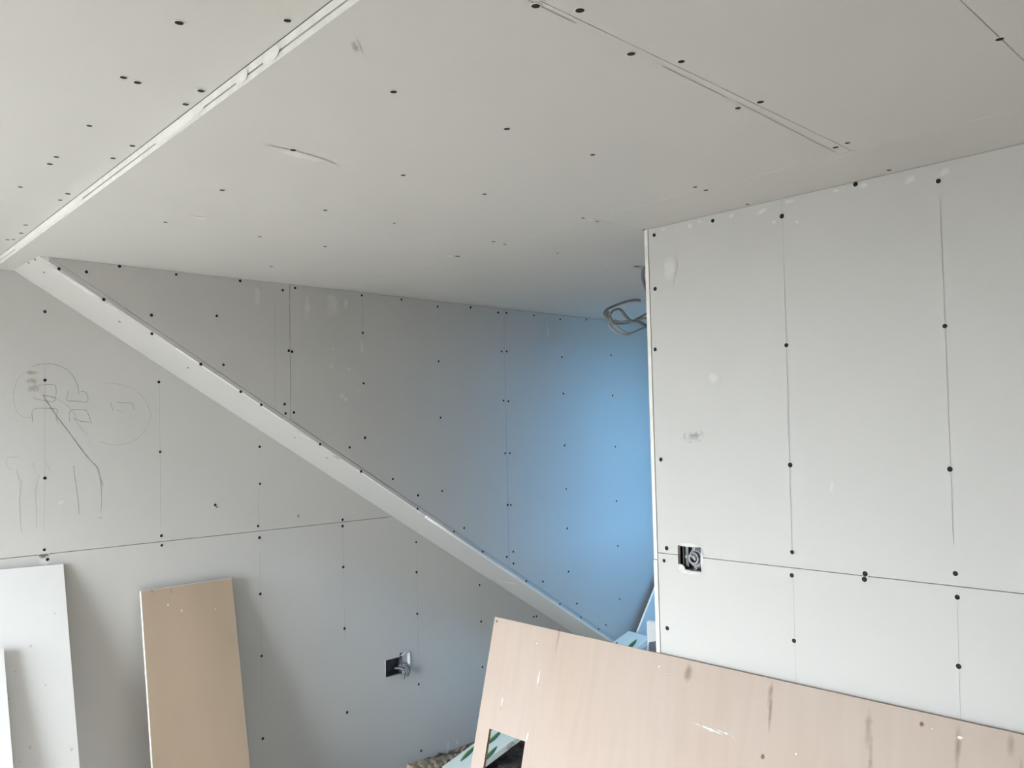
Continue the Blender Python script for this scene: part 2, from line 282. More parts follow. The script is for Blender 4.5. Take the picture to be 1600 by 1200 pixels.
def rect(u0, u1, v0, v1): return [(u0, v0), (u1, v0), (u1, v1), (u0, v1)]

def slab_holes(name, plane, outer, holes, t, parent=None, mats=None, h=0.0):
    """rectangular sheet with rectangular openings cut through it"""
    us = sorted({outer[0], outer[1]} | {x for q in holes for x in q[:2] if outer[0] < x < outer[1]})
    vs_ = sorted({outer[2], outer[3]} | {x for q in holes for x in q[2:] if outer[2] < x < outer[3]})
    def solid(i, j):
        if i < 0 or j < 0 or i >= len(us) - 1 or j >= len(vs_) - 1: return False
        cu, cv = (us[i] + us[i + 1]) / 2, (vs_[j] + vs_[j + 1]) / 2
        return not any(q[0] < cu < q[1] and q[2] < cv < q[3] for q in holes)
    bm = bmesh.new()
    V = {}
    def vert(i, j, k):
        if (i, j, k) not in V: V[i, j, k] = bm.verts.new(plane(us[i], vs_[j], h - t * k))
        return V[i, j, k]
    for i in range(len(us) - 1):
        for j in range(len(vs_) - 1):
            if not solid(i, j): continue
            bm.faces.new([vert(i, j, 0), vert(i + 1, j, 0), vert(i + 1, j + 1, 0), vert(i, j + 1, 0)])
            bm.faces.new([vert(i, j + 1, 1), vert(i + 1, j + 1, 1), vert(i + 1, j, 1), vert(i, j, 1)])
            for (di, dj, a, b) in ((-1, 0, (0, 0), (0, 1)), (1, 0, (1, 0), (1, 1)), (0, -1, (0, 0), (1, 0)), (0, 1, (0, 1), (1, 1))):
                if solid(i + di, j + dj): continue
                q = bm.faces.new([vert(i + a[0], j + a[1], 0), vert(i + b[0], j + b[1], 0), vert(i + b[0], j + b[1], 1), vert(i + a[0], j + a[1], 1)])
                q.material_index = 1
    bmesh.ops.recalc_face_normals(bm, faces=bm.faces)
    me = bpy.data.meshes.new(name); bm.to_mesh(me); bm.free()
    return link(name, me, parent, mats or (M['paper'], M['edge']))

def box(name, lo, hi, mat, parent=None, bevel=0.0, rot=None, pivot=None):
    bm = bmesh.new()
    bmesh.ops.create_cube(bm, size=1.0)
    lo, hi = Vector(lo), Vector(hi)
    for v in bm.verts:
        v.co = Vector((lo[i] + (v.co[i] + 0.5) * (hi[i] - lo[i]) for i in range(3)))
    if bevel: bmesh.ops.bevel(bm, geom=list(bm.edges), offset=bevel, segments=2, affect='EDGES')
    if rot is not None: bmesh.ops.rotate(bm, cent=Vector(pivot or (lo + hi) / 2), matrix=rot, verts=bm.verts)
    me = bpy.data.meshes.new(name); bm.to_mesh(me); bm.free()
    return link(name, me, parent, (mat,))

def smooth_path(pts, n=8):
    """Catmull-Rom through the points"""
    P = [Vector(p) for p in pts]
    if len(P) < 3: return P
    Q = [P[0] * 2 - P[1]] + P + [P[-1] * 2 - P[-2]]
    out = []
    for i in range(1, len(Q) - 2):
        a, b, c, d = Q[i - 1:i + 3]
        for k in range(n):
            t = k / n
            out.append(0.5 * ((2 * b) + (c - a) * t + (2 * a - 5 * b + 4 * c - d) * t * t + (3 * b - a - 3 * c + d) * t ** 3))
    out.append(P[-1])
    return out

def tube_mesh(name, path, r, seg=8, flat=1.0, r_end=None):
    bm = bmesh.new()
    rings = []
    up = Vector((0.13, 0.21, 0.97)).normalized()
    for i, p in enumerate(path):
        d = (path[min(i + 1, len(path) - 1)] - path[max(i - 1, 0)]).normalized()
        a = d.cross(up).normalized(); b = a.cross(d).normalized()
        rr = r if r_end is None else r + (r_end - r) * i / (len(path) - 1)
        rings.append([bm.verts.new(p + a * (rr * math.cos(2 * math.pi * k / seg)) + b * (rr * flat * math.sin(2 * math.pi * k / seg))) for k in range(seg)])
    for A, B in zip(rings, rings[1:]):
        for k in range(seg):
            f = bm.faces.new((A[k], A[(k + 1) % seg], B[(k + 1) % seg], B[k])); f.smooth = True
    bm.faces.new(rings[0][::-1]); bm.faces.new(rings[-1])
    bmesh.ops.recalc_face_normals(bm, faces=bm.faces)
    me = bpy.data.meshes.new(name); bm.to_mesh(me); bm.free()
    return me

def tube(name, pts, r, mat, parent=None, seg=8, n=8, flat=1.0, r_end=None):
    return link(name, tube_mesh(name, smooth_path(pts, n), r, seg, flat, r_end), parent, (mat,))

def ribbon(name, plane, pts, w, mat, parent, h=0.0004, curve=True):
    """a drawn line: narrow strip lying on a plane"""
    P = smooth_path([Vector((u, v, 0)) for u, v in pts], 5) if curve and len(pts) > 2 else [Vector((u, v, 0)) for u, v in pts]
    bm = bmesh.new()
    prev = None
    for i, p in enumerate(P):
        d = P[min(i + 1, len(P) - 1)] - P[max(i - 1, 0)]
        s = Vector((-d.y, d.x, 0))
        s = s.normalized() if s.length > 1e-9 else Vector((1, 0, 0))
        ww = w * random.uniform(0.7, 1.2) / 2
        a = bm.verts.new(plane(p.x + s.x * ww, p.y + s.y * ww, h)); b = bm.verts.new(plane(p.x - s.x * ww, p.y - s.y * ww, h))
        if prev: bm.faces.new((prev[0], prev[1], b, a))
        prev = (a, b)
    me = bpy.data.meshes.new(name); bm.to_mesh(me); bm.free()
    return link(name, me, parent, (mat,))

LAYER = [0]
def smear(name, plane, c, su, sv, mat, parent, ang=0.0, h=0.0005):
    """irregular patch of dust, plaster or dirt on a surface"""
    LAYER[0] = (LAYER[0] + 1) % 9
    h += 0.00006 * LAYER[0]
    bm = bmesh.new()
    uvl = bm.loops.layers.uv.new('uv')
    n = 18
    def P(x, y):
        X, Y = x * su, y * sv
        return plane(c[0] + X * math.cos(ang) - Y * math.sin(ang), c[1] + X * math.sin(ang) + Y * math.cos(ang), h)
    ctr = bm.verts.new(P(0, 0))
    ring = [(math.cos(2 * math.pi * k / n), math.sin(2 * math.pi * k / n)) for k in range(n)]
    rv = [bm.verts.new(P(x, y)) for x, y in ring]
    for k in range(n):
        f = bm.faces.new((ctr, rv[k], rv[(k + 1) % n]))
        for lp, q in zip(f.loops, ((0, 0), ring[k], ring[(k + 1) % n])): lp[uvl].uv = q
    me = bpy.data.meshes.new(name); bm.to_mesh(me); bm.free()
    return link(name, me, parent, (mat,))

# one screw, sunk in a dimple with a torn paper rim, shared by every copy
def screw_mesh():
    bm = bmesh.new()
    n = 12
    prof = [(0.0080, -0.0002, 0), (0.0063, 0.0005, 0), (0.0060, 0.0003, 1), (0.0040, 0.0005, 1)]
    rings = [[bm.verts.new((r * math.cos(2 * math.pi * k / n), r * math.sin(2 * math.pi * k / n), z)) for k in range(n)] for r, z, _ in prof]
    for (A, B), q in zip(zip(rings, rings[1:]), prof[1:]):
        for k in range(n):
            f = bm.faces.new((A[k], A[(k + 1) % n], B[(k + 1) % n], B[k])); f.material_index = q[2]
    f = bm.faces.new(rings[-1]); f.material_index = 1
    me = bpy.data.meshes.new('screw'); bm.to_mesh(me); bm.free()
    me.materials.append(M['rim']); me.materials.append(M['screw'])
    return me
SCREW = screw_mesh()
def screw(plane, u, v, parent, s=1.0):
    o = bpy.data.objects.new('screw', SCREW)
    col.objects.link(o)
    o.parent = parent
    o.location = plane(u, v, 0.0009)
    q = Vector((0, 0, 1)).rotation_difference(plane.N)
    o.rotation_mode = 'QUATERNION'
    o.rotation_quaternion = q
    s *= random.uniform(0.88, 1.08)
    o.scale = (s, s, 1)
    return o

def inside(p, poly):
    x, y = p; c = False
    for i in range(len(poly)):
        (x1, y1), (x2, y2) = poly[i], poly[i - 1]
        if (y1 > y) != (y2 > y) and x < (x2 - x1) * (y - y1) / (y2 - y1) + x1: c = not c
    return c

def fasten(plane, pts, panels, s=1.0):
    """screws belong to the sheet they hold"""
    for p in pts:
        own = next((o for o, poly in panels if inside(p, poly)), None)
        if own is None:
            own = min(panels, key=lambda q: min((p[0] - a) ** 2 + (p[1] - b) ** 2 for a, b in q[1]))[0]
        screw(plane, p[0], p[1], own, s)

T = 0.0125   # sheet thickness
G = 0.0012   # half a joint

# ------------------------------------------------------------------ the setting: floor and outdoors
fl = box('floor', (XW, YB, -0.1), (4.9, 3.45, 0.0), M['palefloor'])
tag(fl, 'bare earthy floor, coloured pale to bounce light upward, at the foot of the grey walls', 'floor', kind='structure')
gr = box('ground', (-40, -40, -0.3), (40, 40, -0.2), M['ground'])
tag(gr, 'grey gravel ground outside the building', 'ground', kind='structure')

# ------------------------------------------------------------------ left wall, set back under the slope
wl = slab('wall_left', P_LEFT, rect(XW, 4.9, 0.0, 2.35), 0.08, mats=(M['void'], M['void']), h=-0.05)
tag(wl, 'left plasterboard wall below the sloping soffit, with pencil sketches and a socket box', 'wall', kind='structure')
SOCK_L = [(2.346, 2.447, 0.449, 0.529), (2.430, 2.488, 0.466, 0.546)]
lower = slab_holes('plasterboard', P_LEFT, (XW + 0.01, 4.3, 0.006, LEFT_JOINT - G), SOCK_L, T, wl)
upper = slab('plasterboard', P_LEFT, rect(XW + 0.01, 4.3, LEFT_JOINT + G, 2.3), T, wl, h=0.0006)
fasten(P_LEFT, SCREWS_LEFT, [(lower, rect(-2, 4.5, 0, LEFT_JOINT)), (upper, rect(-2, 4.5, LEFT_JOINT, 2.4))])
for w, pts in SKETCH:
    ribbon('pencil_line', P_LEFT, pts, (0.0016, 0.0018, 0.0022)[w], (M['pencil_faint'], M['pencil_mid'], M['pencil'])[w], upper, h=0.0011)
for pts in STUD_LINES_LEFT:
    ribbon('pencil_line', P_LEFT, pts, 0.0013, M['pencil_faint'], upper if pts[0][1] > LEFT_JOINT else lower, h=0.0011, curve=False)
sp = SMEAR_PTS['left']
smear('torn_hole', P_LEFT, (sp[0][0], sp[0][1]), 0.020, 0.013, M['divot'], lower)
smear('plaster_smear', P_LEFT, (sp[0][0] + 0.004, sp[0][1] - 0.022), 0.030, 0.022, M['dust'], lower, h=0.0004)
smear('dirt_smudge', P_LEFT, (sp[1][0], sp[1][1]), 0.028, 0.010, M['olive'], upper, h=0.0012)
smear('dirt_smudge', P_LEFT, (sp[2][0], sp[2][1]), 0.022, 0.013, M['olive'], upper, h=0.0012)
smear('dirt_smudge', P_LEFT, (sp[3][0], sp[3][1]), 0.020, 0.020, M['olive'], upper, h=0.0012)
smear('torn_hole', P_LEFT, sp[4], 0.008, 0.006, M['divot'], upper, h=0.0012)
smear('torn_hole', P_LEFT, sp[5], 0.004, 0.010, M['divot'], upper, -0.3, h=0.0012)
smear('plaster_smear', P_LEFT, sp[6], 0.008, 0.055, M['dust'], lower)
smear('plaster_smear', P_LEFT, sp[7], 0.012, 0.040, M['dust'], lower, -0.2)
smear('plaster_smear', P_LEFT, (sp[7][0] + 0.06, sp[7][1] + 0.0), 0.008, 0.035, M['dust'], lower, 0.5)
smear('dirt_smudge', P_LEFT, sp[8], 0.008, 0.004, M['dirt'], upper, h=0.0012)
smear('dirt_smudge', P_LEFT, sp[9], 0.020, 0.010, M['dust_faint'], upper, 0.5, h=0.0012)

# ------------------------------------------------------------------ stair wall: the forward triangle above the slope, and its soffit
XE = 4.88
ws = slab('wall_stair', P_STAIR, [(0.86, 2.2), (4.2, diag(4.2) + 0.05), (XE, 0.1), (XE, 2.2)], 0.06, mats=(M['void'], M['void']), h=-0.02)
tag(ws, 'forward triangular plasterboard wall above the diagonal soffit, turning blue by the opening', 'wall', kind='structure')
STRIP = 0.017
J1, J2 = 1.6845, 2.8645
s1 = [(0.80, ZC - 0.001), (J1 - G, ZC - 0.001), (J1 - G, diag(J1) + STRIP + 0.0030), (0.80, diag(0.80) + STRIP + 0.0030)]
s1[0] = (DIAG_X + (DIAG_Z - ZC + STRIP + 0.004) / DIAG_K, ZC - 0.001); s1 = [s1[0], s1[1], s1[2]]
s2 = [(J1 + G, ZC - 0.001), (J2 - G, ZC - 0.001), (J2 - G, diag(J2) + STRIP + 0.0030), (J1 + G, diag(J1) + STRIP + 0.0030)]
xb = DIAG_X + (DIAG_Z + STRIP - 0.005) / DIAG_K
s3 = [(J2 + G, ZC - 0.001), (XE, ZC - 0.001), (XE, 0.005), (xb, 0.005), (J2 + G, diag(J2) + STRIP + 0.0030)]
st1 = slab('plasterboard', P_STAIR, s1, T, ws, h=0.0008)
st2 = slab('plasterboard', P_STAIR, s2, T, ws)
st3 = slab('plasterboard', P_STAIR, s3, T, ws, h=-0.0005)
# narrow strip that finishes the sloping edge, in three lengths
cuts = [DIAG_X + 0.03, 1.655, 2.33, 4.28]
strips = []
for a, b in zip(cuts, cuts[1:]):
    poly = [(a + 0.0015, diag(a) + 0.0), (b - 0.0015, diag(b) + 0.0), (b - 0.0015, diag(b) + STRIP), (a + 0.0015, diag(a) + STRIP)]
    strips.append((slab('edge_strip', P_STAIR, poly, T, ws, h=random.uniform(-0.0003, 0.0010)), poly))
fasten(P_STAIR, SCREWS_STAIR, strips + [(st1, s1), (st2, s2), (st3, s3)], 0.92)
for pts in STUD_LINES_STAIR:
    ribbon('pencil_line', P_STAIR, pts, 0.0009, M['pencil_faint'], st1 if pts[0][0] < J1 else st2, h=0.0013, curve=False)
for i, (c, su, sv, m, a) in enumerate(zip(SMEAR_PTS['stair'],
        (0.020, 0.020, 0.045, 0.012, 0.010, 0.012, 0.014, 0.012, 0.020, 0.018, 0.014, 0.018),
        (0.050, 0.060, 0.075, 0.030, 0.045, 0.012, 0.012, 0.010, 0.016, 0.010, 0.012, 0.060),
        ('dust_faint', 'dust_faint', 'dust_faint', 'dust', 'dust', 'dust', 'dust', 'dust_faint', 'dust', 'dust_faint', 'dust', 'dust_faint'),
        (0.1, 0, 0, -0.2, 0.15, 0, -0.4, 0, 0, 0.3, 0, 0.1))):
    smear('plaster_smear', P_STAIR, c, su, sv, M[m], st1 if c[0] < J1 else (st2 if c[0] < J2 else st3), a, h=0.0014)

def soff(pts): return pts
so1 = slab('soffit_board', P_SOFF, rect(DIAG_X, 3.010, YP + 0.001, YL - 0.001), T, ws)
so2 = slab('soffit_board', P_SOFF, rect(3.013, 4.30, YP + 0.012, YL - 0.001), T, ws, h=-0.003)
tube('corner_bead', [P_SOFF(x, YP + 0.004, 0.002) for x in (2.36, 2.9, 3.4, 3.9, 4.25)], 0.0075, M['white'], ws, seg=8, n=3)
fasten(P_SOFF, SCREWS_SOFFIT, [(so1, rect(DIAG_X, 3.01, YP, YL)), (so2, rect(3.01, 4.3, YP, YL))], 0.8)
smear('plaster_smear', P_SOFF, (3.012, 3.19), 0.02, 0.15, M['dust'], so1, h=0.0012)
smear('plaster_smear', P_SOFF, (0.90, 3.06), 0.10, 0.030, M['dust_faint'], so1, -0.1, h=0.0012)
smear('dirt_smudge', P_SOFF, (1.905, 3.045), 0.020, 0.016, M['dirt'], so1, h=0.0013)
for q in range(9):
    x = random.uniform(0.95, 2.9)
    smear('plaster_smear', P_SOFF, (x, YP + random.uniform(0.012, 0.04)), random.uniform(0.02, 0.07), random.uniform(0.006, 0.014), M['dust'], so1, random.uniform(-0.1, 0.1), h=0.0012)

# ------------------------------------------------------------------ ceiling: lower sheets, and the raised part on the left
ce = slab('ceiling', P_CEIL, [(XW - 0.2, YB - 0.2), (2.2, YB - 0.2), (2.2, 1.45), (3.12, 1.45), (3.12, 2.05), (4.98, 2.05), (4.98, 3.45), (XW - 0.2, 3.45)], 0.12, None, (M['void'], M['void']), h=-0.066)
tag(ce, 'grey plasterboard ceiling with a stepped pale edge and black screws', 'ceiling', kind='structure')
def step_x(y): return 0.610 + (0.709 - 0.610) * (y / 3.016) if y > 0 else 0.610 + 0.0328 * y
CJX, CJY1, CJY2 = 1.8205, 0.7905, 0.3925
c_main = [(step_x(CJY1 + G), CJY1 + G), (CJX - G, CJY1 + G), (CJX - G, 1.55), (1.885, 2.06), (1.885, YP), (DIAG_X, YP), (DIAG_X, YL), (step_x(YL), YL)]
c_mid = [(step_x(CJY2 + G), CJY2 + G), (CJX - G, CJY2 + G), (CJX - G, CJY1 - G), (step_x(CJY1 - G), CJY1 - G)]
c_near = [(step_x(YB), YB), (CJX - G, YB), (CJX - G, CJY2 - G), (step_x(CJY2 - G), CJY2 - G)]
c_side = [(CJX + G, YB), (XR + 0.1, YB), (XR + 0.1, 1.55 - G), (CJX + G, 1.55 - G)]
c_pass = [(CJX + G, 1.55 + G), (3.13, 1.55 + G), (3.13, 2.10), (XE, 2.10), (XE, YP + 0.02), (1.887, YP + 0.02), (1.887, 2.06)]
TL = 0.0115
cp = []
for poly, h in ((c_main, 0.0), (c_mid, 0.0002), (c_near, 0.0004), (c_side, 0.0), (c_pass, -0.0004)):
    cp.append((slab('plasterboard', P_CEIL, poly, TL, ce, h=h), poly))
# second layer of board above the edge, seen as the upper half of the step
for y0, y1 in ((YB, 1.62), (1.624, YL)):
    poly = [(step_x(y0) - 0.0008, y0), (1.2, y0), (1.2, y1), (step_x(y1) - 0.0008, y1)]
    slab('backing_board', P_CEIL, poly, 0.0140, ce, h=-TL - 0.0026)
c_up = [(XW + 0.01, YB), (step_x(YB) - 0.0016, YB), (step_x(YL) - 0.0016, YL), (XW + 0.01, YL)]
cup = slab('plasterboard', P_UP, c_up, T, ce)
fasten(P_CEIL, SCREWS_CEILING, cp)
fasten(P_UP, SCREWS_UPPER, [(cup, c_up)])
for pts in EDGE_LINES_CEILING:
    ribbon('pencil_line', P_CEIL, pts, 0.0022, M['pencil_faint'], cp[0][0], h=0.0008, curve=False)
sc_ = SMEAR_PTS['ceil']
smear('torn_hole', P_CEIL, sc_[0], 0.016, 0.012, M['divot'], cp[0][0], h=0.0010)
smear('plaster_smear', P_CEIL, (sc_[0][0] - 0.02, sc_[0][1] + 0.02), 0.025, 0.014, M['dust'], cp[0][0], 0.4, h=0.0008)
smear('plaster_smear', P_CEIL, sc_[1], 0.022, 0.012, M['dust'], cp[0][0], 0.3, h=0.0008)
smear('torn_hole', P_CEIL, (sc_[1][0] + 0.03, sc_[1][1]), 0.012, 0.006, M['divot'], cp[0][0], h=0.001)
smear('dirt_smudge', P_CEIL, sc_[2], 0.028, 0.008, M['dirt'], cp[0][0], 0.9, h=0.0008)
smear('plaster_smear', P_CEIL, sc_[4], 0.09, 0.02, M['dust_faint'], cp[0][0], 0.1, h=0.0008)
smear('plaster_smear', P_CEIL, sc_[5], 0.03, 0.012, M['dust'], cp[0][0], 0.1, h=0.0008)
smear('plaster_smear', P_CEIL, sc_[6], 0.05, 0.01, M['dust_faint'], cp[4][0], 0.1, h=0.0008)
# dabs of filler along the step
P_STEP = Plane((0.610, 0, 0), (0.0328, 1, 0), (0, 0, 1), (-1, 0.0328, 0))
for y, L_, z in ((1.62, 0.22, 2.2235), (2.50, 0.40, 2.2235), (2.85, 0.30, 2.2235), (1.22, 0.05, 2.2235), (1.33, 0.04, 2.2235)):
    smear('plaster_smear', P_STEP, (y, z), L_ / 2 * 1.2, 0.0115, M['dust_edge'], cp[0][0], 0, h=0.0018)

# ------------------------------------------------------------------ right wall with its free end
wr = box('wall_right', (XR + 0.03, YB, 0.0), (XR + 0.09, 1.50, 2.25), M['void'])
tag(wr, 'right plasterboard wall ending at the open passage, with a cut-out socket box', 'wall', kind='structure')
SOCK_R = [(1.3815, 1.4605, 1.1925, 1.2615)]
YE = 1.5315
rl = slab_holes('plasterboard', P_RIGHT, (YB, YE, 0.004, RIGHT_JOINT - G * 0.8), SOCK_R, T, wr, h=0.0006)
ru = slab_holes('plasterboard', P_RIGHT, (YB, YE, RIGHT_JOINT + G * 0.8, ZC - 0.001), SOCK_R, T, wr)
fasten(P_RIGHT, SCREWS_RIGHT, [(rl, rect(-3, 2, 0, RIGHT_JOINT)), (ru, rect(-3, 2, RIGHT_JOINT, 2.3))])
for pts in STUD_LINES_RIGHT:
    ribbon('pencil_line', P_RIGHT, pts, 0.0009, M['pencil_faint'], ru if pts[0][1] > RIGHT_JOINT else rl, h=0.001, curve=False)
sr = SMEAR_PTS['right']
smear('dirt_smudge', P_RIGHT, sr[0], 0.048, 0.019, M['dirt'], ru, -0.12, h=0.001)
smear('dirt_smudge', P_RIGHT, (sr[0][0] - 0.004, sr[0][1] + 0.002), 0.030, 0.016, M['dirt'], ru, -0.12, h=0.0013)
smear('plaster_smear', P_RIGHT, sr[1], 0.03, 0.05, M['dust_faint'], ru, 0.2, h=0.001)
smear('plaster_smear', P_RIGHT, sr[2], 0.03, 0.02, M['dust_faint'], ru, 0.2, h=0.001)
smear('plaster_smear', P_RIGHT, sr[3], 0.006, 0.018, M['dust_faint'], ru, 0.2, h=0.001)
for q in sr[4:]:
    smear('plaster_smear', P_RIGHT, q, 0.010, 0.007, M['dust'], ru, 0, h=0.001)
for q in range(10):
    smear('plaster_smear', P_RIGHT, (1.5 - 0.09 * q + random.uniform(-0.03, 0.03), ZC - random.uniform(0.006, 0.03)), random.uniform(0.008, 0.025), random.uniform(0.005, 0.012), M['dust'], ru, random.uniform(-0.3, 0.3), h=0.001)
# crumbled board round the socket
for u, v, a, b in ((1.452, 1.196, 0.016, 0.012), (1.435, 1.187, 0.030, 0.007), (1.40, 1.186, 0.03, 0.006), (1.42, 1.266, 0.05, 0.006), (1.378, 1.225, 0.005, 0.03)):
    smear('plaster_smear', P_RIGHT, (u, v), a, b, M['dust'], rl if v < RIGHT_JOINT else ru, 0, h=0.0012)

# passage wall round the corner: its board edges close the free end of the right wall; the step forward to the unseen window is added to narrow the blue glow
XJ = 3.12
P_BAY = Plane((0, WIN2['y'], 0), (1, 0, 0), (0, 0, 1), (0, 1, 0))
wp = slab('wall_passage', P_PASS, rect(XR + 0.03, XJ, 0.0, 2.25), 0.09, None, (M['block'], M['block']), h=-0.0135)
tag(wp, 'passage wall round the corner behind the right wall, with an added step forward to an unseen blue-tinted window', 'wall', kind='structure')
slab('plasterboard', P_PASS, rect(XR - 0.0015, XJ, RIGHT_JOINT - 0.02, ZC - 0.001), 0.0125, wp)
slab('plasterboard', P_PASS, rect(XR - 0.0030, XJ, 0.004, RIGHT_JOINT - 0.022), 0.0135, wp, h=0.0005)
slab('plasterboard', Plane((XJ, 0, 0), (0, 1, 0), (0, 0, 1), (-1, 0, 0)), rect(1.548, WIN2['y'], 0.004, ZC - 0.001), 0.05, wp, h=0.0)
slab_holes('plasterboard', P_BAY, (XJ + 0.052, XE, 0.004, ZC - 0.001), [(WIN2['x0'], WIN2['x1'], WIN2['z0'], WIN2['z1'])], 0.12, wp)
wpe = box('wall_end', (XE, 1.4, 0.0), (XE + 0.1, 3.45, 2.3), M['block'])
tag(wpe, 'grey masonry wall closing the far end of the passage', 'wall', kind='structure')

# ------------------------------------------------------------------ walls behind the camera, with a glazed door and an added narrow opening
PW = Plane((XW, 0, 0), (0, 1, 0), (0, 0, 1), (1, 0, 0))
ww = slab_holes('wall_window', PW, (YB - 0.2, 3.45, 0.0, 2.3), [(WIN1['y0'], WIN1['y1'], WIN1['z0'], WIN1['z1'])], 0.2, None, (M['paper'], M['block']))
tag(ww, 'plasterboard wall left of the viewer holding a glazed door', 'wall', kind='structure')
PB = Plane((0, YB, 0), (1, 0, 0), (0, 0, 1), (0, 1, 0))
wb = slab_holes('wall_back', PB, (XW, 2.2, 0.0, 2.3), [(WIN3['x0'], WIN3['x1'], WIN3['z0'], WIN3['z1'])], 0.2, None, (M['block'], M['block']))
tag(wb, 'grey masonry wall behind the viewer holding a narrow glazed opening added for its daylight', 'wall', kind='structure')

def window(name, plane, u0, u1, v0, v1, depth, n, glass, label):
    root = empty(name, plane(u0, v0, -depth))
    tag(root, label, 'window', kind='structure')
    def part(nm, r, t, mat, h):
        o = slab(nm, plane, rect(*r), t, None, (mat, mat), h=h)
        o.parent = root; o.matrix_parent_inverse = Matrix.Translation(root.location).inverted()
    fw = 0.05
    part('frame', (u0, u1, v0, v0 + fw), 0.06, M['frame'], -depth + 0.03)
    part('frame', (u0, u1, v1 - fw, v1), 0.06, M['frame'], -depth + 0.03)
    for k in range(n + 1):
        c = u0 + (u1 - u0) * k / n
        a, b = max(u0, c - fw / 2 - (fw / 2 if k == n else 0)), min(u1, c + fw / 2 + (fw / 2 if k == 0 else 0))
        part('frame', (a, b, v0 + fw, v1 - fw), 0.06, M['frame'], -depth + 0.03)
    for k in range(n):
        a, b = u0 + (u1 - u0) * k / n, u0 + (u1 - u0) * (k + 1) / n
        part('pane', (a + fw, b - fw, v0 + fw, v1 - fw), 0.004, glass, -depth)
window('window_1', PW, WIN1['y0'], WIN1['y1'], WIN1['z0'], WIN1['z1'], 0.09, 2, M['glass'], 'white framed glazed door left of the viewer')
window('added_window', PB, WIN3['x0'], WIN3['x1'], WIN3['z0'], WIN3['z1'], 0.09, 3, M['glass'], 'unseen narrow white framed opening behind the viewer, added to balance the daylight')
window('window_2', P_BAY, WIN2['x0'], WIN2['x1'], WIN2['z0'], WIN2['z1'], 0.09, 1, M['bluetint'], 'unseen passage window with an added blue pane that tints its light')

# ------------------------------------------------------------------ leaning sheets
def leaning_sheet(name, corners, t, mats, label, cat, bevel=0.0):
    """corners of the room side: top left, top right, bottom right, bottom left"""
    tl, tr, br, bl = (Vector(c) for c in corners)
    U = (tr - tl).normalized(); Vv = (tl - bl); Vv = (Vv - U * Vv.dot(U)).normalized()
    N = U.cross(Vv)
    pl = Plane(bl, U, Vv, N)
    poly = [((c - bl).dot(U), (c - bl).dot(Vv)) for c in (bl, br, tr, tl)]
    o = slab(name, pl, poly, t, None, mats, bevel=bevel)
    return o, pl

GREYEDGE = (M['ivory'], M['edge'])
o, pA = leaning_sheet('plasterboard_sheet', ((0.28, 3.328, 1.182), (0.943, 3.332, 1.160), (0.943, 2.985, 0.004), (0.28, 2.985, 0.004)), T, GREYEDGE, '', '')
tag(o, 'wide pale grey plasterboard offcut leaning on the left wall at the picture edge', 'board', 'plasterboard offcuts leaning on the left wall')
for q in range(14):
    smear('scuff', pA, (random.uniform(0.42, 0.64), random.uniform(0.30, 1.1)), random.uniform(0.003, 0.010), random.uniform(0.003, 0.008), M['scuff'], o, random.uniform(0, 3), h=0.0006)
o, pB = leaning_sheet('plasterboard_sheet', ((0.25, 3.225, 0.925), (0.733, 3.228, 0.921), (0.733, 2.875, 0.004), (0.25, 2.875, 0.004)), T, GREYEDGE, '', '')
tag(o, 'narrow shorter grey plasterboard strip leaning in front of the wide grey offcut', 'board', 'plasterboard offcuts leaning on the left wall')
o, pC = leaning_sheet('plasterboard_sheet', ((1.208, 3.316, 1.026), (1.572, 3.316, 1.027), (1.578, 3.112, 0.004), (1.204, 3.112, 0.004)), T, (M['brown'], M['edge']), '', '', bevel=0.0012)
tag(o, 'tan brown-backed plasterboard offcut with white cut edges leaning on the left wall', 'board', 'plasterboard offcuts leaning on the left wall')
for u, v in ((0.105, 0.975), (0.155, 0.945), (0.29, 0.93)):
    smear('plaster_smear', pC, (u, v), 0.006, 0.006, M['dust_brown'], o, h=0.0006)
ribbon('cut_mark', pC, [(0.120, 1.036), (0.122, 1.018)], 0.0022, M['pencil'], o, h=0.0006)
ribbon('cut_mark', pC, [(0.045, 1.040), (0.054, 1.030)], 0.0028, M['pencil'], o, h=0.0006)

# plywood sheet with a notch, leaning on the right wall
lean = Vector((2.046 - 1.802, 0, 0.938)).normalized()
P_PLY = Plane((1.802, 0, 0.0), (0, 1, 0.0045), lean, (-lean.z, 0, lean.x))
ply = slab_holes('plywood_sheet', P_PLY, (-0.55, 2.242, 0.004, 0.9655), [(2.008, 2.181, 0.0, 0.602)], 0.010, None, (M['ply'], M['plyedge']))
tag(ply, 'pale pinkish plywood sheet with a notch, leaning on the right wall', 'plywood')
for u, v, a, b, ang in ((0.905, 0.90, 0.014, 0.085, 0.03), (0.895, 0.83, 0.008, 0.06, 0.0), (1.165, 0.93, 0.012, 0.05, 0.05), (1.16, 0.88, 0.006, 0.07, 0.0), (0.705, 0.91, 0.010, 0.09, 0.0),
                     (0.60, 0.94, 0.012, 0.03, 0.0), (1.93, 0.93, 0.010, 0.06, 0.0), (0.58, 0.88, 0.006, 0.06, 0.0), (1.42, 0.935, 0.016, 0.035, 0.1), (0.52, 0.95, 0.02, 0.02, 0)):
    smear('wood_stain', P_PLY, (u, v), a, b, M['stain'], ply, ang, h=0.0006)
for u, v in ((2.228, 0.952), (0.785, 0.940), (1.17, 0.77), (0.93, 0.78)):
    smear('nail_hole', P_PLY, (u, v), 0.007, 0.007, M['nail'], ply, h=0.0009)
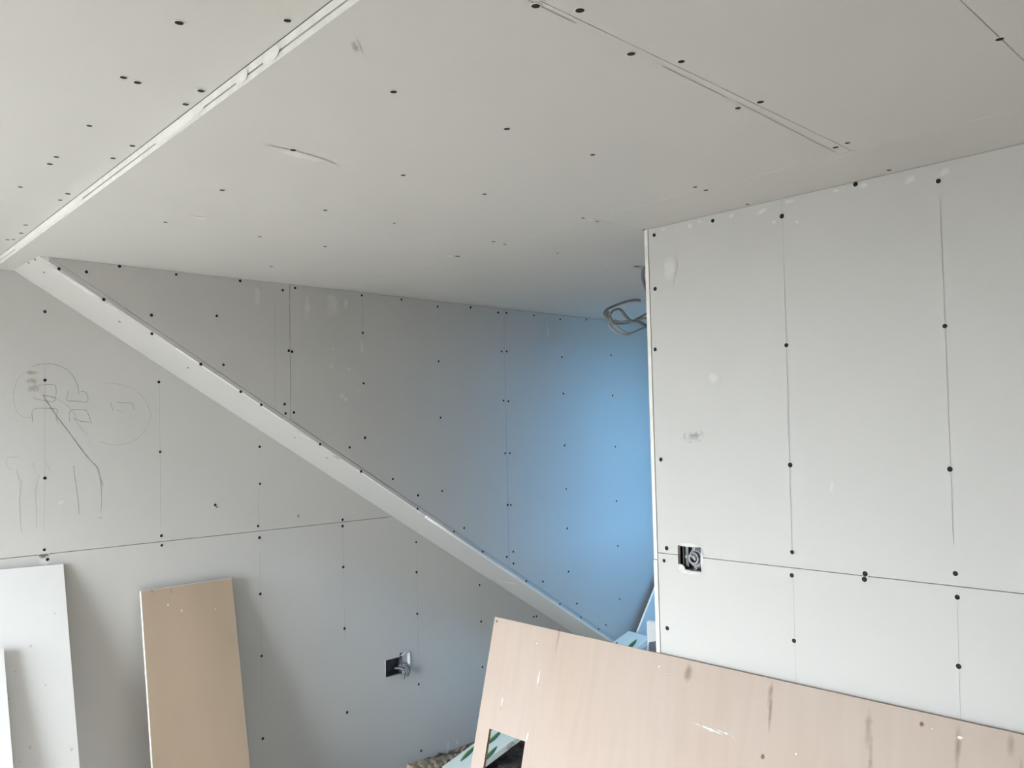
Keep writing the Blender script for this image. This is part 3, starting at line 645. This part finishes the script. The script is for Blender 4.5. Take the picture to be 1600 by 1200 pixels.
for u, v, a, b in ((1.34, 0.80, 0.05, 0.004), (1.28, 0.80, 0.03, 0.004), (1.52, 0.93, 0.006, 0.005), (1.49, 0.915, 0.005, 0.006), (1.99, 0.80, 0.004, 0.035), (2.14, 0.70, 0.004, 0.03), (2.02, 0.91, 0.006, 0.008), (0.70, 0.93, 0.010, 0.005), (0.76, 0.935, 0.005, 0.004), (1.08, 0.80, 0.006, 0.006), (2.0, 0.62, 0.006, 0.02)):
    smear('plaster_smear', P_PLY, (u, v), a * 1.3, b * 1.3, M['fleck'], ply, 0.1, h=0.0009)

# ------------------------------------------------------------------ socket boxes and cables
def ring_mesh(name, plane, c, r, w, h, n=12):
    bm = bmesh.new()
    A = [bm.verts.new(plane(c[0] + r * math.cos(2 * math.pi * k / n), c[1] + r * math.sin(2 * math.pi * k / n), h)) for k in range(n)]
    B = [bm.verts.new(plane(c[0] + (r - w) * math.cos(2 * math.pi * k / n), c[1] + (r - w) * math.sin(2 * math.pi * k / n), h + 0.001)) for k in range(n)]
    for k in range(n): bm.faces.new((A[k], A[(k + 1) % n], B[(k + 1) % n], B[k]))
    me = bpy.data.meshes.new(name); bm.to_mesh(me); bm.free()
    return me

def back_box(plane, u0, u1, v0, v1, depth, mat, parent):
    """open steel box let into the wall"""
    t = 0.0015
    for nm, r, hh, tt in (('box_back', (u0, u1, v0, v1), -depth, t), ('box_side', (u0, u0 + t, v0, v1), -0.004, depth - 0.004), ('box_side', (u1 - t, u1, v0, v1), -0.004, depth - 0.004),
                          ('box_side', (u0, u1, v0, v0 + t), -0.004, depth - 0.004), ('box_side', (u0, u1, v1 - t, v1), -0.004, depth - 0.004)):
        slab(nm, plane, rect(*r), tt, parent, (mat, mat), h=hh)

sl = empty('socket_box'); tag(sl, 'galvanised socket box in the left wall with stub cables hanging out', 'socket box')
back_box(P_LEFT, 2.347, 2.447, 0.450, 0.528, 0.036, M['darkbox'], sl)
# bent-out steel lug of the box beside the opening
lug = slab('box_lug', P_LEFT, [(2.446, 0.468), (2.484, 0.468), (2.486, 0.530), (2.478, 0.541), (2.466, 0.543), (2.446, 0.530)], 0.0015, sl, (M['steel'], M['steel']), h=-0.018)
slab('box_side', P_LEFT, rect(2.4835, 2.487, 0.467, 0.536), 0.024, sl, (M['steel'], M['white']), h=0.003)
tube('box_rim', [P_LEFT(2.441, 0.531, 0.003), P_LEFT(2.452, 0.540, 0.003), P_LEFT(2.470, 0.546, 0.003), P_LEFT(2.482, 0.544, 0.003), P_LEFT(2.487, 0.534, 0.003), P_LEFT(2.487, 0.470, 0.003)], 0.0025, M['white'], sl, seg=6, n=4)
tube('box_rim', [P_LEFT(2.346, 0.529, 0.001), P_LEFT(2.346, 0.449, 0.001), P_LEFT(2.447, 0.449, 0.001)], 0.0015, M['white'], sl, seg=6, n=1)
c1 = [P_LEFT(2.415, 0.475, -0.02), P_LEFT(2.428, 0.477, 0.006), P_LEFT(2.436, 0.468, 0.022), P_LEFT(2.436, 0.450, 0.027), P_LEFT(2.430, 0.430, 0.026)]
c2 = [P_LEFT(2.435, 0.482, -0.015), P_LEFT(2.448, 0.484, 0.008), P_LEFT(2.458, 0.474, 0.022), P_LEFT(2.462, 0.456, 0.026), P_LEFT(2.456, 0.436, 0.024)]
tube('cable', c1, 0.0085, M['cable'], sl, flat=0.7)
tube('cable', c2, 0.0070, M['cable'], sl, flat=0.7)
tube('cable', [p + Vector((0.011, 0.008, 0.002)) for p in c2], 0.0060, M['cable_light'], sl, flat=0.7)

sr_ = empty('socket_box'); tag(sr_, 'dark socket box in the right wall with a coiled grey cable inside', 'socket box')
back_box(P_RIGHT, 1.3820, 1.4455, 1.1935, 1.2610, 0.040, M['darkbox'], sr_)
slab('box_flange', P_RIGHT, rect(1.4330, 1.4520, 1.2000, 1.2600), 0.0015, sr_, (M['midsteel'], M['midsteel']), h=-0.013)
def coil(u, v, r, turns, h0, a0):
    pts = []
    for k in range(turns * 10 + 1):
        a = a0 + 2 * math.pi * k / 10
        q = r * (1 - 0.035 * k / 10 * 4)
        pts.append(P_RIGHT(u + q * math.cos(a), v + q * 1.05 * math.sin(a), h0 + 0.0006 * k))
    return pts
tube('cable', coil(1.4085, 1.2270, 0.0255, 2, -0.024, 0.3), 0.0036, M['cable_light'], sr_, seg=6, n=3)
tube('cable', coil(1.4120, 1.2260, 0.0150, 1, -0.012, 0.9) + [P_RIGHT(1.4035, 1.222, -0.006), P_RIGHT(1.412, 1.236, -0.008)], 0.0036, M['cable_light'], sr_, seg=6, n=3)
for u, v in ((1.4120, 1.2560), (1.4400, 1.2290), (1.4080, 1.1985)):
    link('knockout_ring', ring_mesh('knockout_ring', P_RIGHT, (u, v), 0.0042, 0.0020, -0.010), sr_, (M['white'],))

# hanging cables by the free end of the right wall
cb = empty('cable_bundle', (2.52, 1.92, ZC)); tag(cb, 'bundle of looped dark grey cables hanging in the passage by the right wall end', 'cable')
for m, r, pts in CABLES:
    o = tube('cable', [Vector(p) - Vector((2.52, 1.92, ZC)) for p in pts], r, M['cable'] if m == 'c' else M['cable_light'], cb, seg=8, n=6, flat=0.75)
smear('torn_hole', P_CEIL, (2.512, 1.925), 0.018, 0.014, M['divot'], cp[4][0], h=0.001)
smear('plaster_smear', P_CEIL, (2.545, 1.915), 0.020, 0.012, M['dust'], cp[4][0], h=0.0008)
smear('plaster_smear', P_CEIL, (2.40, 1.985), 0.022, 0.010, M['dust'], cp[4][0], 0.4, h=0.0008)

# ------------------------------------------------------------------ insulation sheets with printed leaves, rising into the passage
def leaf(plane, c, L_, W_, ang, parent, h=0.0008):
    def outline(s, off):
        out = []
        for k in range(15):
            t = k / 14; out.append((t, s * math.sin(math.pi * t) ** 0.8))
        for k in range(13, 0, -1):
            t = k / 14; out.append((t, off * math.sin(math.pi * t) ** 0.8))
        return out
    for nm, s, off, m, hh in (('printed_leaf', 0.5, -0.5, M['leaf'], h), ('leaf_edge', 0.5, 0.24, M['lime'], h + 0.0004)):
        bm = bmesh.new()
        vv = []
        for a, b in outline(s, off):
            X, Y = (a - 0.5) * L_, b * W_
            vv.append(bm.verts.new(plane(c[0] + X * math.cos(ang) - Y * math.sin(ang), c[1] + X * math.sin(ang) + Y * math.cos(ang), hh)))
        f = bm.faces.new(vv)
        bmesh.ops.triangulate(bm, faces=[f])
        me = bpy.data.meshes.new(nm); bm.to_mesh(me); bm.free()
        link(nm, me, parent, (m,))

def oval_logo(plane, c, parent, s=1.0, h=0.0008):
    pts = [(c[0] + 0.028 * s * math.cos(a), c[1] + 0.016 * s * math.sin(a)) for a in [2 * math.pi * k / 16 for k in range(17)]]
    ribbon('printed_oval', plane, pts, 0.003 * s, M['ink'], parent, h=h, curve=False)
    for q, (a, b) in enumerate((((-0.014, -0.008), (-0.012, 0.009)), ((-0.012, 0.008), (-0.003, 0.004)), ((-0.001, 0.008), (0.004, 0.0)), ((0.010, 0.008), (0.002, -0.009)), ((0.012, -0.007), (0.020, -0.004)))):
        ribbon('printed_stroke', plane, [(c[0] + a[0] * s, c[1] + a[1] * s), (c[0] + b[0] * s, c[1] + b[1] * s)], 0.003 * s, M['ink'], parent, h=h, curve=False)

def insulation(F0, F1, width, t, over0, over1, label, tilt=0.0):
    F0, F1 = Vector(F0), Vector(F1)
    U = (F1 - F0).normalized()
    Vd = Vector((0, 0, 1)).cross(U).normalized()
    Vd = (Vd * math.cos(tilt) + U.cross(Vd) * math.sin(tilt)).normalized()
    N = U.cross(Vd).normalized()
    pl = Plane(F0, U, Vd, N)
    Ln = (F1 - F0).length
    o = slab('insulation_board', pl, rect(-over0, Ln + over1, 0, width), t, None, (M['foil'], M['foam']), bevel=0.0015)
    tag(o, label, 'insulation')
    return o, pl, Ln

ins, pI, LI = insulation((2.662, 2.970, 0.092), (3.677, 2.798, 0.482), 0.175, 0.028, 0.17, 0.0,
                         'long mint insulation sheet with printed green leaves rising behind the plywood')
for u, v, a in ((0.10, 0.11, 0.25), (-0.04, 0.135, 0.3), (0.01, 0.02, 0.3), (0.32, 0.09, 0.25), (0.55, 0.12, 0.25), (0.76, 0.05, 0.3), (0.93, 0.135, 0.25), (0.99, 0.045, 0.25)):
    leaf(pI, (u, v), 0.125, 0.034, a, ins)
for u, v in ((0.86, 0.085), (0.86, 0.022), (0.40, 0.13)):
    oval_logo(pI, (u, v), ins)
# side of the sheet carries a logo too
pIs = Plane(pI.O, pI.U, -pI.N, -pI.V)
oval_logo(pIs, (0.115, 0.014), ins, 0.75, h=0.0008)

# plasterboard sheet leaning in the passage beyond the insulation
o, pD = leaning_sheet('plasterboard_sheet', ((4.20, 2.975, 0.97), (4.60, 2.95, 0.55), (4.10, 2.90, 0.02), (3.70, 2.925, 0.44)), T, GREYEDGE, '', '')
tag(o, 'pale sheet leaning in the passage behind the end of the right wall', 'board')

# block pile under the raised end of the insulation
pile = empty('insulation_pile', (3.64, 2.50, 0)); tag(pile, 'stack of insulation offcuts on the passage floor under the leafy sheet', 'insulation')
for k in range(4):
    box('offcut', (-0.20 + 0.01 * k, -0.27 + 0.012 * (k % 2), 0.1125 * k), (0.18, 0.215 - 0.008 * k, 0.1125 * k + 0.110), M['foam'] if k % 2 else M['foil'], pile, bevel=0.003)

# small offcuts seen beside the end of the right wall
ob = box('white_block', (3.497, 2.640, 0.449), (3.545, 2.690, 0.615), M['white'], None, bevel=0.004, rot=Matrix.Rotation(0.35, 3, 'Z'))
tag(ob, 'small white offcut block standing at the end of the leafy insulation sheet', 'offcut')
bm = bmesh.new()
prof = [(0.000, 0.000), (0.004, 0.025), (0.002, 0.050), (0.010, 0.068), (0.028, 0.074), (0.040, 0.066)]
prev = None
for k, (a, b) in enumerate(prof):
    row = [bm.verts.new((3.440 + a * 0.7 + 0.020 * j, 2.634 + a * 0.5 - 0.018 * j + 0.003 * math.sin(k * 1.3 + j), 0.4495 + b + 0.004 * math.sin(2 * j + k) * (k > 0))) for j in range(4)]
    if prev:
        for j in range(3): bm.faces.new((prev[j], prev[j + 1], row[j + 1], row[j]))
    prev = row
bmesh.ops.solidify(bm, geom=list(bm.faces), thickness=0.004)
bmesh.ops.recalc_face_normals(bm, faces=bm.faces)
me = bpy.data.meshes.new('plastic_offcut'); bm.to_mesh(me); bm.free()
ob = link('plastic_offcut', me, None, (M['greybag'],)); tag(ob, 'curled grey plastic offcut in front of the small white block', 'offcut')

# ------------------------------------------------------------------ floor debris
def bumpy(name, x0, x1, y0, y1, nx, ny, f, mat):
    bm = bmesh.new()
    g = [[bm.verts.new((x0 + (x1 - x0) * i / nx, y0 + (y1 - y0) * j / ny, 0)) for j in range(ny + 1)] for i in range(nx + 1)]
    for i in range(nx + 1):
        for j in range(ny + 1):
            v = g[i][j].co
            e = min(i, j, nx - i, ny - j)
            v.x += random.uniform(-0.3, 0.3) * (x1 - x0) / nx * (e > 0); v.y += random.uniform(-0.3, 0.3) * (y1 - y0) / ny * (e > 0)
            v.z = -0.003 if e == 0 else f(v.x, v.y)
    for i in range(nx):
        for j in range(ny):
            q = bm.faces.new((g[i][j], g[i + 1][j], g[i + 1][j + 1], g[i][j + 1])); q.smooth = True
    me = bpy.data.meshes.new(name); bm.to_mesh(me); bm.free()
    return link(name, me, None, (mat,))
dirt = bumpy('loose_soil', 2.0, 3.5, 2.35, 3.335, 70, 50, lambda x, y: max(0.002, 0.012 + 0.014 * math.sin(9 * x + 4 * y) * math.sin(13 * y - 3 * x) + random.uniform(-0.006, 0.012)), M['soil'])
tag(dirt, 'dark brown loose soil on the floor behind the plywood notch', 'soil', kind='stuff')
fib = bumpy('fibre_tuft', 2.40, 3.05, 3.20, 3.325, 64, 14, lambda x, y: max(0.003, 0.040 * (1 - abs((y - 3.262) / 0.065)) * (0.65 + 0.45 * math.sin(11 * x)) + random.uniform(0, 0.016)), M['wool'])
tag(fib, 'tan fibrous insulation scraps along the foot of the left wall', 'insulation', kind='stuff')
